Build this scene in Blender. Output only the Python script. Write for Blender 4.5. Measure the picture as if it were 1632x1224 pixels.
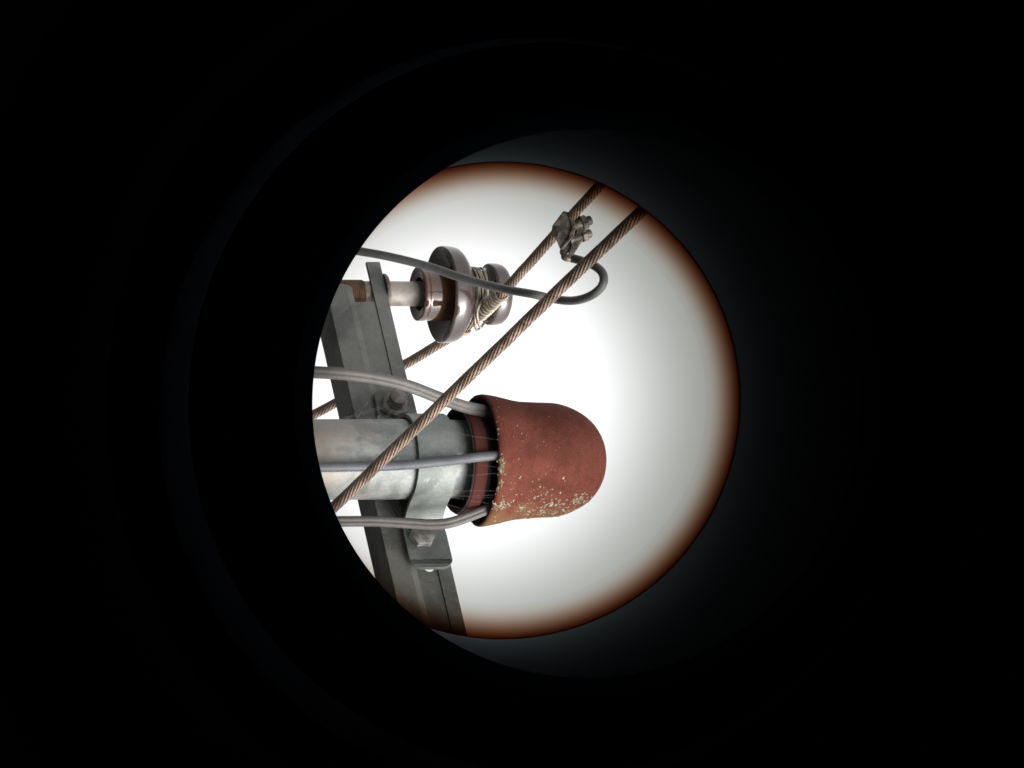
import bpy, bmesh, math, random
from mathutils import Vector, Matrix, noise
random.seed(7)
SC = bpy.context.scene
COL = SC.collection
for o in list(bpy.data.objects):
    bpy.data.objects.remove(o)

# ------------------------------------------------------------------ camera
EL = math.radians(20.0)              # the telescope looks up 20 degrees
FPX = 10400.0                        # focal length in pixels of the 1632 px wide photograph
DIST = 8.0
S = DIST / FPX                       # metres per photograph pixel at the mast
EYE = Vector((0.0, 0.0, 1.6))
Rv = Vector((1, 0, 0))                                   # world right = down in the picture (camera held on its side)
Uv = Vector((0, -math.sin(EL), math.cos(EL)))            # camera up in the world = right in the picture
Fv = Vector((0, math.cos(EL), math.sin(EL)))
cam_d = bpy.data.cameras.new('camera')
cam = bpy.data.objects.new('camera', cam_d)
COL.objects.link(cam)
cam_d.sensor_width = 36.0
cam_d.lens = 36.0 * FPX / 1632.0
cam_d.clip_start = 0.001
cam_d.clip_end = 3000
m3 = Matrix((Uv, -Rv, -Fv)).transposed()
cam.matrix_world = Matrix.Translation(EYE) @ m3.to_4x4()
SC.camera = cam

# ------------------------------------------------------------------ sky and sun
SUN_EL, SUN_AZ = math.radians(30), math.radians(140)     # azimuth clockwise from +Y: to the right, a little behind the viewer
w = bpy.data.worlds.new("World")
SC.world = w
w.use_nodes = True
nt = w.node_tree
nt.nodes.clear()
out = nt.nodes.new('ShaderNodeOutputWorld')
bg = nt.nodes.new('ShaderNodeBackground')
sky = nt.nodes.new('ShaderNodeTexSky')
sky.sky_type = 'NISHITA'
sky.sun_disc = False
sky.sun_elevation = SUN_EL
sky.sun_rotation = SUN_AZ
sky.dust_density = 4.0
sky.air_density = 1.0
hs = nt.nodes.new('ShaderNodeHueSaturation')
hs.inputs['Saturation'].default_value = 0.04              # bright milky overcast
nt.links.new(sky.outputs[0], hs.inputs['Color'])
nt.links.new(hs.outputs[0], bg.inputs['Color'])
bg.inputs['Strength'].default_value = 0.15
nt.links.new(bg.outputs[0], out.inputs[0])
sl = bpy.data.lights.new('sun', 'SUN')
sl.energy = 0.4
sl.angle = math.radians(28)
sl.color = (1.0, 0.90, 0.76)
so = bpy.data.objects.new('sun', sl)
COL.objects.link(so)
sd = Vector((math.sin(SUN_AZ) * math.cos(SUN_EL), math.cos(SUN_AZ) * math.cos(SUN_EL), math.sin(SUN_EL)))
so.rotation_euler = sd.to_track_quat('Z', 'Y').to_euler()
so.location = (4, -4, 12)
SC.view_settings.view_transform = 'Standard'
SC.view_settings.look = 'None'
SC.view_settings.exposure = 1.35
SC.view_settings.gamma = 1.0
SC.render.film_transparent = False
try:
    SC.cycles.max_bounces = 8
    SC.cycles.transparent_max_bounces = 16
    SC.cycles.volume_bounces = 0
    SC.cycles.use_denoising = True
    SC.cycles.sample_clamp_indirect = 4.0
    SC.cycles.filter_width = 1.6
except Exception:
    pass

# ------------------------------------------------------------------ geometry helpers
def W(px, py, d):
    return EYE + d * (Fv + Uv * ((px - 816) / FPX) + Rv * ((py - 612) / FPX))

def proj(p):
    v = p - EYE
    d = v.dot(Fv)
    return 816 + FPX * v.dot(Uv) / d, 612 + FPX * v.dot(Rv) / d, d

def z_at(x, y, px):
    """height of the point above (x, y) that shows at column px of the photograph"""
    z = 4.3
    for _ in range(12):
        a = proj(Vector((x, y, z)))[0]
        b = proj(Vector((x, y, z + 0.01)))[0]
        z += (px - a) / ((b - a) / 0.01)
    return z

def link(name, me, m=None, parent=None, smooth=True, loc=None):
    o = bpy.data.objects.new(name, me)
    COL.objects.link(o)
    if m:
        me.materials.append(m)
    if smooth:
        for p in me.polygons:
            p.use_smooth = True
    if loc is not None:
        o.location = loc
    if parent:
        o.parent = parent
        o.matrix_parent_inverse = Matrix.Translation(parent.location).inverted()
    return o

def from_bm(name, bm, m=None, parent=None, smooth=True, bevel=0.0, angle=40):
    bmesh.ops.recalc_face_normals(bm, faces=bm.faces)
    me = bpy.data.meshes.new(name)
    bm.to_mesh(me)
    bm.free()
    o = link(name, me, m, parent, smooth)
    if bevel > 0:
        b = o.modifiers.new('bevel', 'BEVEL')
        b.width = bevel
        b.segments = 3
        b.limit_method = 'ANGLE'
        b.angle_limit = math.radians(35)
    if smooth:
        e = [ed for ed in me.edges]
        try:
            me.set_sharp_from_angle(angle=math.radians(angle))
        except Exception:
            pass
    return o

def thing(name, loc, label, cat, group=None):
    o = bpy.data.objects.new(name, None)
    COL.objects.link(o)
    o.empty_display_size = 0.05
    o.location = loc
    tag(o, label, cat, group)
    return o

def tag(o, label=None, cat=None, group=None, kind=None):
    if label: o['label'] = label
    if cat: o['category'] = cat
    if group: o['group'] = group
    if kind: o['kind'] = kind
    return o

def lathe(bm, prof, origin, ax=Vector((0, 0, 1)), seg=96, dr=None, closed=False):
    """prof: (h, r) along the axis; r 0 closes to a point; dr(angle, h) adds to the radius"""
    ax = ax.normalized()
    u = Vector((1, 0, 0))
    if abs(ax.dot(u)) > 0.9: u = Vector((0, 1, 0))
    e1 = (u - ax * u.dot(ax)).normalized()
    e2 = ax.cross(e1)
    rings = []
    for h, r in prof:
        if r <= 1e-9:
            rings.append([bm.verts.new(origin + ax * h)])
        else:
            ring = []
            for i in range(seg):
                a = 2 * math.pi * i / seg
                rr = r + (dr(a, h, r) if dr else 0)
                ring.append(bm.verts.new(origin + ax * h + (e1 * math.cos(a) + e2 * math.sin(a)) * rr))
            rings.append(ring)
    pairs = list(zip(rings, rings[1:]))
    if closed: pairs.append((rings[-1], rings[0]))
    for A, B in pairs:
        for i in range(seg):
            j = (i + 1) % seg
            if len(A) == 1 and len(B) == 1: continue
            if len(A) == 1: bm.faces.new((A[0], B[i], B[j]))
            elif len(B) == 1: bm.faces.new((A[i], A[j], B[0]))
            else: bm.faces.new((A[i], A[j], B[j], B[i]))

def cat(points, n):
    """Catmull-Rom through points, n samples a span"""
    P = [points[0] * 2 - points[1]] + list(points) + [points[-1] * 2 - points[-2]]
    res = []
    for i in range(1, len(P) - 2):
        p0, p1, p2, p3 = P[i-1:i+3]
        for k in range(n):
            t = k / n
            res.append(0.5 * ((2*p1) + (p2-p0)*t + (2*p0-5*p1+4*p2-p3)*t*t + (3*p1-p0-3*p2+p3)*t**3))
    res.append(points[-1])
    return res

def resample(path, step):
    out_, acc = [path[0]], 0.0
    for a, b in zip(path, path[1:]):
        L = (b - a).length
        if L < 1e-9: continue
        t = step - acc
        while t <= L:
            out_.append(a + (b - a) * (t / L))
            t += step
        acc = L - (t - step)
    if (out_[-1] - path[-1]).length > step * 0.2: out_.append(path[-1])
    return out_

def sweep(bm, path, section, seg, up=None, cap=True):
    """section(i, s, a) -> (radius) for angle a at length s; parallel-transport frame"""
    n = len(path)
    T = []
    for i in range(n):
        a = path[max(0, i-1)]; b = path[min(n-1, i+1)]
        T.append((b - a).normalized())
    u = up if up is not None else (Vector((0, 0, 1)) if abs(T[0].z) < 0.9 else Vector((1, 0, 0)))
    u = (u - T[0] * u.dot(T[0])).normalized()
    rings, s = [], 0.0
    for i in range(n):
        if i:
            s += (path[i] - path[i-1]).length
            u = (u - T[i] * u.dot(T[i])).normalized()
        v = T[i].cross(u)
        ring = []
        for k in range(seg):
            a = 2 * math.pi * k / seg
            r = section(s, a)
            if isinstance(r, tuple):
                ring.append(bm.verts.new(path[i] + u * r[0] + v * r[1]))
            else:
                ring.append(bm.verts.new(path[i] + (u * math.cos(a) + v * math.sin(a)) * r))
        rings.append(ring)
    for A, B in zip(rings, rings[1:]):
        for k in range(seg):
            j = (k + 1) % seg
            bm.faces.new((A[k], A[j], B[j], B[k]))
    if cap:
        bm.faces.new(rings[0][::-1]); bm.faces.new(rings[-1])

def boxf(bm, o, ex, ey, ez, x0, x1, y0, y1, z0, z1):
    """box in the frame o, ex, ey, ez"""
    v = [bm.verts.new(o + ex*x + ey*y + ez*z) for x in (x0, x1) for y in (y0, y1) for z in (z0, z1)]
    for f in ((0,1,3,2), (4,6,7,5), (0,4,5,1), (2,3,7,6), (0,2,6,4), (1,5,7,3)):
        bm.faces.new([v[i] for i in f])

def prism(bm, pts, d):
    """closed polygon pts extruded by d"""
    A = [bm.verts.new(p) for p in pts]
    B = [bm.verts.new(p + d) for p in pts]
    bm.faces.new(A); bm.faces.new(B[::-1])
    n = len(A)
    for i in range(n):
        j = (i+1) % n
        bm.faces.new((A[i], B[i], B[j], A[j]))

# ------------------------------------------------------------------ materials
def mat(name, color, rough=0.6, metal=0.0, spec=0.5):
    m = bpy.data.materials.new(name)
    m.use_nodes = True
    b = m.node_tree.nodes['Principled BSDF']
    b.inputs['Base Color'].default_value = (*color, 1)
    b.inputs['Roughness'].default_value = rough
    b.inputs['Metallic'].default_value = metal
    b.inputs['Specular IOR Level'].default_value = spec
    return m

def N(m, t): return m.node_tree.nodes.new(t)
def L(m, a, b): m.node_tree.links.new(a, b)
def B(m): return m.node_tree.nodes['Principled BSDF']

def ramp(m, src, stops, interp='LINEAR'):
    r = N(m, 'ShaderNodeValToRGB')
    r.color_ramp.interpolation = interp
    e = r.color_ramp.elements
    while len(e) > 1: e.remove(e[-1])
    e[0].position = stops[0][0]; e[0].color = (*stops[0][1], 1)
    for p, c in stops[1:]:
        x = e.new(p); x.color = (*c, 1)
    L(m, src, r.inputs[0])
    return r.outputs[0]

def nz(m, scale, detail=4, rough=0.6, dist=0.0, stretch=None, typ='ShaderNodeTexNoise'):
    tc = N(m, 'ShaderNodeTexCoord')
    mp = N(m, 'ShaderNodeMapping')
    if stretch: mp.inputs['Scale'].default_value = stretch
    L(m, tc.outputs['Object'], mp.inputs['Vector'])
    t = N(m, typ)
    t.inputs['Scale'].default_value = scale
    if typ == 'ShaderNodeTexNoise':
        t.inputs['Detail'].default_value = detail
        t.inputs['Roughness'].default_value = rough
        t.inputs['Distortion'].default_value = dist
    L(m, mp.outputs[0], t.inputs['Vector'])
    return t

def mix(m, a, b, f, mode='MIX'):
    x = N(m, 'ShaderNodeMix'); x.data_type = 'RGBA'; x.blend_type = mode
    for s_, i in ((f, 0), (a, 6), (b, 7)):
        if hasattr(s_, 'links'): L(m, s_, x.inputs[i])
        elif i == 0: x.inputs[0].default_value = s_
        else: x.inputs[i].default_value = (*s_, 1)
    return x.outputs[2]

def bump(m, h, strength=0.3, dist=0.001):
    b = N(m, 'ShaderNodeBump')
    b.inputs['Strength'].default_value = strength
    b.inputs['Distance'].default_value = dist
    L(m, h, b.inputs['Height'])
    L(m, b.outputs[0], B(m).inputs['Normal'])
    return b

def galvanised(name, c0, c1, rough=0.5, metal=0.35, patch=18.0, warm=None):
    m = mat(name, c0, rough, metal)
    a = nz(m, patch, 5, 0.55, 0.6)
    c = ramp(m, a.outputs[0], [(0.40, tuple(x*0.82 for x in c0)), (0.47, c0), (0.53, c1), (0.62, tuple(x*1.08 for x in c1))])
    v = nz(m, 90, typ='ShaderNodeTexVoronoi')
    c = mix(m, c, ramp(m, v.outputs['Color'], [(0.0, (0.78,)*3), (1.0, (1.12,)*3)]), 0.35, 'MULTIPLY')
    f = nz(m, 260, 6, 0.7)
    c = mix(m, c, ramp(m, f.outputs[0], [(0.3, (0.55, 0.52, 0.48)), (0.55, (1, 1, 1))]), 0.45, 'MULTIPLY')
    for st in ((0.15, 1.0, 1.0), (1.0, 1.0, 0.12)):
        q = nz(m, patch * 4.5, 3, 0.6, 0.8, stretch=st)
        c = mix(m, c, (0.05, 0.048, 0.045), ramp(m, q.outputs[0], [(0.68, (0,)*3), (0.70, (0.55,)*3), (0.72, (0,)*3)]))
    q = nz(m, patch * 6, 5, 0.75, 1.2)
    c = mix(m, c, tuple(min(1, x * 1.5) for x in c1), ramp(m, q.outputs[0], [(0.60, (0,)*3), (0.66, (0.6,)*3)]))
    if warm:
        g = nz(m, 9, 4, 0.6)
        c = mix(m, c, warm, ramp(m, g.outputs[0], [(0.48, (0,)*3), (0.68, (0.7,)*3)]))
    L(m, c, B(m).inputs['Base Color'])
    bump(m, f.outputs[0], 0.35, 0.0006)
    return m

M = {}
M['pole'] = galvanised('galvanised pole', (0.165, 0.176, 0.172), (0.225, 0.235, 0.228), 0.5, 0.2, 26, warm=(0.235, 0.19, 0.145))
M['strap'] = galvanised('clamp steel', (0.125, 0.138, 0.131), (0.165, 0.178, 0.168), 0.5, 0.3, 14)
M['arm'] = galvanised('arm steel', (0.125, 0.128, 0.123), (0.17, 0.17, 0.16), 0.7, 0.1, 12)
M['bolt'] = galvanised('bolt steel', (0.16, 0.155, 0.148), (0.23, 0.22, 0.20), 0.55, 0.3, 60, warm=(0.15, 0.085, 0.05))
M['pin'] = galvanised('pin steel', (0.25, 0.22, 0.20), (0.33, 0.29, 0.26), 0.5, 0.3, 20)
M['rustpin'] = galvanised('rusty pin end', (0.11, 0.06, 0.035), (0.16, 0.085, 0.045), 0.6, 0.2, 40)
M['connector'] = galvanised('connector metal', (0.085, 0.075, 0.065), (0.17, 0.145, 0.12), 0.5, 0.4, 60)
M['wire'] = galvanised('strand metal', (0.31, 0.205, 0.145), (0.43, 0.31, 0.23), 0.45, 0.35, 30)
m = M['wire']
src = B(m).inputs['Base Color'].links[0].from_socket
an = N(m, 'ShaderNodeAttribute'); an.attribute_name = 'groove_shade'  # dark stripes painted in as shade along the strand grooves
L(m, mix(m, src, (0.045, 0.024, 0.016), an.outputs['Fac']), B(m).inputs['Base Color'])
M['tie'] = galvanised('tie wire metal', (0.25, 0.205, 0.16), (0.36, 0.31, 0.25), 0.45, 0.3, 60)

def glaze(name, base, hi, rough):
    m = mat(name, base, rough, 0.0, 0.6)
    a = nz(m, 22, 4, 0.6, 1.0)
    c = ramp(m, a.outputs[0], [(0.35, base), (0.65, hi)])
    s_ = nz(m, 500, 3, 0.7)
    c = mix(m, c, (0.35, 0.30, 0.25), ramp(m, s_.outputs[0], [(0.66, (0,)*3), (0.72, (0.7,)*3)]))
    L(m, c, B(m).inputs['Base Color'])
    r = nz(m, 60, 4, 0.6)
    L(m, ramp(m, r.outputs[0], [(0.3, (rough*0.8,)*3), (0.7, (rough*1.5,)*3)]), B(m).inputs['Roughness'])
    bump(m, nz(m, 30, 2, 0.5).outputs[0], 0.12, 0.001)
    B(m).inputs['Coat Weight'].default_value = 0.4
    B(m).inputs['Coat Roughness'].default_value = 0.05
    return m
M['glaze'] = glaze('brown porcelain glaze', (0.036, 0.021, 0.016), (0.062, 0.046, 0.043), 0.19)
M['glaze_core'] = glaze('dark brown porcelain glaze', (0.06, 0.025, 0.012), (0.13, 0.06, 0.03), 0.08)

# brick red hood: matt, mottled, scratched, a little ochre growth
m = mat('weathered red hood', (0.20, 0.062, 0.046), 0.85, 0, 0.12)
a = nz(m, 11, 5, 0.6, 0.5)
c = ramp(m, a.outputs[0], [(0.3, (0.082, 0.0245, 0.0165)), (0.5, (0.108, 0.031, 0.021)), (0.72, (0.138, 0.043, 0.028))])
f = nz(m, 420, 5, 0.75)
c = mix(m, c, ramp(m, f.outputs[0], [(0.35, (0.72, 0.66, 0.62)), (0.6, (1.08, 1.08, 1.08))]), 0.5, 'MULTIPLY')
md = nz(m, 55, 6, 0.7, 0.8)
c = mix(m, c, ramp(m, md.outputs[0], [(0.36, (0.70, 0.66, 0.64)), (0.6, (1.12, 1.12, 1.12))]), 0.6, 'MULTIPLY')
sp = nz(m, 190, 3, 0.6)
c = mix(m, c, (0.25, 0.16, 0.11), ramp(m, sp.outputs[0], [(0.70, (0,)*3), (0.75, (0.5,)*3)]))
for sc_, st in ((60, (1.0, 1.0, 0.04)), (46, (0.05, 0.3, 1.0))):
    g = nz(m, sc_, 2, 0.5, 0.4, stretch=st)
    c = mix(m, c, (0.24, 0.115, 0.08), ramp(m, g.outputs[0], [(0.715, (0,)*3), (0.722, (0.5,)*3), (0.73, (0,)*3)]))
# ochre film of lichen that spreads over one side (a real patch, in the object's own space)
tc = N(m, 'ShaderNodeTexCoord'); sx = N(m, 'ShaderNodeSeparateXYZ')
L(m, tc.outputs['Object'], sx.inputs[0])
g = nz(m, 32, 5, 0.65)
add = N(m, 'ShaderNodeMath'); add.operation = 'MULTIPLY_ADD'
L(m, g.outputs[0], add.inputs[0]); add.inputs[1].default_value = 0.06; L(m, sx.outputs['X'], add.inputs[2])
c = mix(m, c, (0.15, 0.085, 0.038), ramp(m, add.outputs[0], [(0.083, (0,)*3), (0.104, (0.75,)*3)]))
L(m, c, B(m).inputs['Base Color'])
bump(m, mix(m, f.outputs[0], md.outputs[0], 0.35), 0.8, 0.0014)
M['hood'] = m
m = mat('hood interior shade', (0.010, 0.007, 0.006), 0.9)  # near-black colour carries the shade inside the hood
M['hood_shade'] = m
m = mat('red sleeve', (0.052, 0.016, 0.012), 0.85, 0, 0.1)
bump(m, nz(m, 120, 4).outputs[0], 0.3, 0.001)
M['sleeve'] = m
m = mat('lichen', (0.50, 0.44, 0.30), 0.95, 0, 0.1)
c = ramp(m, nz(m, 160, 4).outputs[0], [(0.35, (0.10, 0.065, 0.038)), (0.5, (0.19, 0.155, 0.105)), (0.65, (0.31, 0.275, 0.21))])
L(m, c, B(m).inputs['Base Color'])
bump(m, nz(m, 700, 4).outputs[0], 0.8, 0.001)
M['lichen'] = m

def rubber(name, c0, c1):
    m = mat(name, c0, 0.55, 0, 0.45)
    a = nz(m, 40, 4, 0.6)
    c = ramp(m, a.outputs[0], [(0.3, c0), (0.7, c1)])
    f = nz(m, 900, 3, 0.7)
    c = mix(m, c, (0.5, 0.48, 0.44), ramp(m, f.outputs[0], [(0.68, (0,)*3), (0.74, (0.45,)*3)]))
    L(m, c, B(m).inputs['Base Color'])
    bump(m, f.outputs[0], 0.15, 0.0004)
    return m
M['cable_flat'] = rubber('weathered grey sheath', (0.062, 0.057, 0.053), (0.10, 0.091, 0.085))
M['cable_round'] = rubber('slate grey sheath', (0.06, 0.062, 0.072), (0.095, 0.098, 0.11))
M['cable_loop'] = rubber('grey black sheath', (0.10, 0.10, 0.098), (0.15, 0.15, 0.145))
M['web'] = mat('silk', (0.45, 0.44, 0.42), 0.5)
M['tube_out'] = mat('telescope enamel', (0.80, 0.80, 0.78), 0.3)
M['black_in'] = mat('dark grey tube paint', (0.19, 0.215, 0.232), 0.95, 0, 0.0)
M['flock'] = mat('black flocking', (0.020, 0.034, 0.048), 1.0, 0, 0.0)
M['black_trim'] = mat('black anodised metal', (0.02, 0.02, 0.022), 0.45)
M['arc_blue'] = mat('blue reflection tint', (0.05, 0.095, 0.20), 0.9, 0.0, 0.05)  # blue of the reflected arcs put into the colour
m = mat('gravel', (0.12, 0.12, 0.12), 0.95)
c = ramp(m, nz(m, 3, 8, 0.7).outputs[0], [(0.3, (0.085, 0.085, 0.088)), (0.55, (0.13, 0.13, 0.13)), (0.75, (0.17, 0.165, 0.16))])
L(m, c, B(m).inputs['Base Color'])
bump(m, nz(m, 40, 6, 0.8).outputs[0], 1.0, 0.05)
M['gravel'] = m

def clear_volume(name, absorb, density):
    m = bpy.data.materials.new(name)
    m.use_nodes = True
    m.node_tree.nodes.clear()
    o_ = m.node_tree.nodes.new('ShaderNodeOutputMaterial')
    v = m.node_tree.nodes.new('ShaderNodeVolumeAbsorption')
    v.inputs['Color'].default_value = (*absorb, 1)
    v.inputs['Density'].default_value = density
    m.node_tree.links.new(v.outputs[0], o_.inputs['Volume'])
    return m

# ------------------------------------------------------------------ ground
bm = bmesh.new()
n = 60
for i in range(n + 1):
    for j in range(n + 1):
        u_, v_ = (i / n * 2 - 1), (j / n * 2 - 1)
        x = 900 * u_ * abs(u_) ** 1.6; y = 900 * v_ * abs(v_) ** 1.6
        r = math.hypot(x, y)
        bm.verts.new((x, y, 0.05 * noise.noise(Vector((x * 0.15, y * 0.15, 0))) * min(1, r / 3) - 0.02))
bm.verts.ensure_lookup_table()
for i in range(n):
    for j in range(n):
        k = i * (n + 1) + j
        bm.faces.new([bm.verts[q] for q in (k, k + n + 1, k + n + 2, k + 1)])
g = from_bm('ground', bm, M['gravel'])
tag(g, kind='structure', label='grey gravel ground below the mast', cat='ground')

# ------------------------------------------------------------------ telescope: the tube the picture is taken through
cA, dA, rA = (935, 643), 0.300, 437          # field stop: centre and radius in photograph pixels, its distance
cB, dB, rB = (800, 638), 1.600, 381          # front opening
A = W(*cA, dA); Bp = W(*cB, dB)
ax = (Bp - A).normalized()
O = A - ax * dA                               # axis point beside the eye
radA = rA / FPX * dA
radB = rB / FPX * dB
scope = thing('telescope', O, 'telescope tube with black eyepiece barrel, seen through as a dark ring around the view', 'telescope')
bm = bmesh.new()                              # main tube: enamel outside; lining is a part of its own
lathe(bm, [(0.34, 0.020), (0.34, 0.045), (0.42, 0.0665), (1.42, 0.0665), (1.42, 0.074), (dB, 0.074), (dB, radB + 0.0015), (1.40, radB + 0.0015),
           (0.43, radB + 0.0015), (0.36, 0.040), (0.345, 0.020)], O, ax, 128, closed=True)
from_bm('main_tube', bm, M['tube_out'], scope, bevel=0.0008)
bm = bmesh.new()
lathe(bm, [(dB - 0.0006, radB + 0.0012), (dB - 0.0006, radB), (0.44, radB), (0.375, 0.0395), (0.350, 0.0395), (0.350, 0.0405), (0.374, 0.0405), (0.436, radB + 0.0012)], O, ax, 160, closed=True)
lining = from_bm('tube_lining', bm, M['black_in'], scope)
bm = bmesh.new()                              # eyepiece barrel, open at the eye and at the field stop
lathe(bm, [(-0.02, 0.024), (-0.02, 0.036), (0.06, 0.036), (0.06, 0.034), (0.336, 0.034), (0.336, 0.030), (0.06, 0.029), (-0.005, 0.024)], O, ax, 128, closed=True)
from_bm('eyepiece_barrel', bm, M['black_trim'], scope, bevel=0.0006)
bm = bmesh.new()                              # rubber eyecup closing the barrel behind the eye
lathe(bm, [(-0.060, 0.002), (-0.060, 0.040), (-0.018, 0.0375), (-0.018, 0.0362), (-0.021, 0.0362), (-0.021, 0.028), (-0.055, 0.030), (-0.055, 0.002)], O, ax, 96, closed=True)
from_bm('eyecup', bm, M['black_trim'], scope)
bm = bmesh.new()
lathe(bm, [(dA, radA), (dA + 0.004, radA + 0.0012), (dA + 0.004, 0.0292), (dA - 0.002, 0.0292), (dA - 0.002, radA + 0.0008)], O, ax, 256, closed=True)
from_bm('field_stop', bm, M['flock'], scope)
bm = bmesh.new()
lathe(bm, [(-0.004, 0.0238), (0.06, 0.0286), (0.297, 0.0286), (0.297, 0.0298), (0.061, 0.0288), (-0.004, 0.0242)], O, ax, 128, closed=True)
from_bm('barrel_lining', bm, M['flock'], scope)
# ridges added in the barrel, blue colour stands in for faint one-sided reflections
def ecc(a, h, r):
    return 0.0
e1_ = (Vector((1, 0, 0)) - ax * ax.x).normalized(); e2_ = ax.cross(e1_)
low = -Uv + Rv * 0.35
aL = math.atan2(low.dot(e2_), low.dot(e1_))
for dd, rpx, wpx in ((0.268, 572, 40), (0.232, 712, 36)):
    cen = W(868, 655, dd); zc0 = (cen - O).dot(ax); off = cen - (O + ax * zc0)
    rr = rpx / FPX * dd
    bm = bmesh.new()
    rings = []
    for i in range(192):
        a_ = 2 * math.pi * i / 192
        k_ = max(0.0, math.cos((a_ - aL) * 0.5)) if abs(((a_ - aL + math.pi) % (2 * math.pi)) - math.pi) < math.pi else 0
        k_ = abs(math.cos((a_ - aL) * 0.5)) ** 3.5
        wr = (wpx / FPX * dd) * 0.5 * k_ + 0.00002
        d0 = e1_ * math.cos(a_) + e2_ * math.sin(a_)
        rings.append([bm.verts.new(cen + d0 * (rr + wpx / FPX * dd * 0.5 + (wr * 0.62 + 0.00002) * math.sin(b_)) + ax * (0.0125 * k_ * math.cos(b_))) for b_ in [2 * math.pi * q / 16 for q in range(16)]])
    for i in range(192):
        A_, B_ = rings[i], rings[(i + 1) % 192]
        for q in range(16):
            j = (q + 1) % 16
            bm.faces.new((A_[q], A_[j], B_[j], B_[q]))
    from_bm('reflection_arc', bm, M['arc_blue'], scope)
# added vignette lens: absorbing volume, thickness shaped to dim the view outwards
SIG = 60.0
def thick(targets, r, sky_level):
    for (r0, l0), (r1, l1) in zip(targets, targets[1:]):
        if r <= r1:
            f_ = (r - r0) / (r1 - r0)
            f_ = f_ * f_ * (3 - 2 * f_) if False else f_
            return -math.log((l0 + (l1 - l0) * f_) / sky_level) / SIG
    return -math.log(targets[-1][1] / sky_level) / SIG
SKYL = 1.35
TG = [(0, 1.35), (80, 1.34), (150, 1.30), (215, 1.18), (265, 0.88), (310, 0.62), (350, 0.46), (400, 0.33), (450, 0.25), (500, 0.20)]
def lin(t, r):
    for i in range(len(t) - 1):
        if r <= t[i+1][0]:
            x0, y0 = t[i]; x1, y1 = t[i+1]
            m0 = (t[i+1][1] - t[i-1][1]) / (t[i+1][0] - t[i-1][0]) if i else 0.0
            m1 = (t[i+2][1] - t[i][1]) / (t[i+2][0] - t[i][0]) if i + 2 < len(t) else (y1 - y0) / (x1 - x0)
            h = x1 - x0; f = (r - x0) / h
            return (2*f**3 - 3*f*f + 1) * y0 + (f**3 - 2*f*f + f) * h * m0 + (3*f*f - 2*f**3) * y1 + (f**3 - f*f) * h * m1
    return t[-1][1]
front = dB + 0.042
bm = bmesh.new()
kx = FPX / (dB + 0.045)
offc = (Uv * -62 + Rv * 0) / kx                     # thinnest point shifted so that one side dims more
rows = []
for side in (0, 1):
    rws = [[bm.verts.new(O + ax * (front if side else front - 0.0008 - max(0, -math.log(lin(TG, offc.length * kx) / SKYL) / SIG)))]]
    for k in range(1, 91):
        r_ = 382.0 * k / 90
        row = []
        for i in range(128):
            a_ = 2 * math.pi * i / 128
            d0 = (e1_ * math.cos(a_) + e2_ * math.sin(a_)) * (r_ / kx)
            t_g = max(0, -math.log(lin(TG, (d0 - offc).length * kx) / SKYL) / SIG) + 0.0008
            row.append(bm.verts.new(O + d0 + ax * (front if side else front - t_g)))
        rws.append(row)
    rows.append(rws)
    for k in range(90):
        A_, B_ = rws[k], rws[k + 1]
        for i in range(128):
            j = (i + 1) % 128
            if len(A_) == 1: bm.faces.new((A_[0], B_[i], B_[j]))
            else: bm.faces.new((A_[i], A_[j], B_[j], B_[i]))
for i in range(128):
    j = (i + 1) % 128
    bm.faces.new((rows[0][-1][i], rows[0][-1][j], rows[1][-1][j], rows[1][-1][i]))
from_bm('vignette_lens', bm, clear_volume('vignette absorber', (0.04, 0.05, 0.0), SIG), scope)
# added amber wedge: its absorption makes the orange-brown fade round the bright disc
prof_in = []
dC = front + 0.0005
for k in range(29):
    f_ = k / 28
    r = 326 + 58 * f_
    prof_in.append((dC + 0.0002 + 0.0150 * f_ ** 2.2 + 0.003 * f_ ** 9, r / FPX * dC))
bm = bmesh.new()
lathe(bm, [(dC, 326 / FPX * dC), (dC, 384 / FPX * dC)] + prof_in[::-1], O, ax, 192, closed=True)
bmesh.ops.remove_doubles(bm, verts=bm.verts, dist=1e-7)
from_bm('rim_fade', bm, clear_volume('amber rim fade', (0.50, 0.20, 0.0), 330.0), scope)

bm = bmesh.new()  # ring and posts holding the added lens volumes
r0_ = 384.5 / FPX * dC
lathe(bm, [(dC - 0.044, r0_ + 0.0005), (dC - 0.044, r0_ + 0.006), (dC + 0.024, r0_ + 0.006), (dC + 0.024, r0_)], O, ax, 192, closed=True)
for k in range(4):
    a_ = math.pi / 4 + k * math.pi / 2
    d0 = e1_ * math.cos(a_) + e2_ * math.sin(a_)
    c0 = O + d0 * (r0_ + 0.0045)
    sweep(bm, [c0 + ax * (dB - 0.03), c0 + ax * (dC - 0.03)], lambda s_, a: 0.0016, 10)
from_bm('lens_cell', bm, M['black_trim'], scope)

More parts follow.
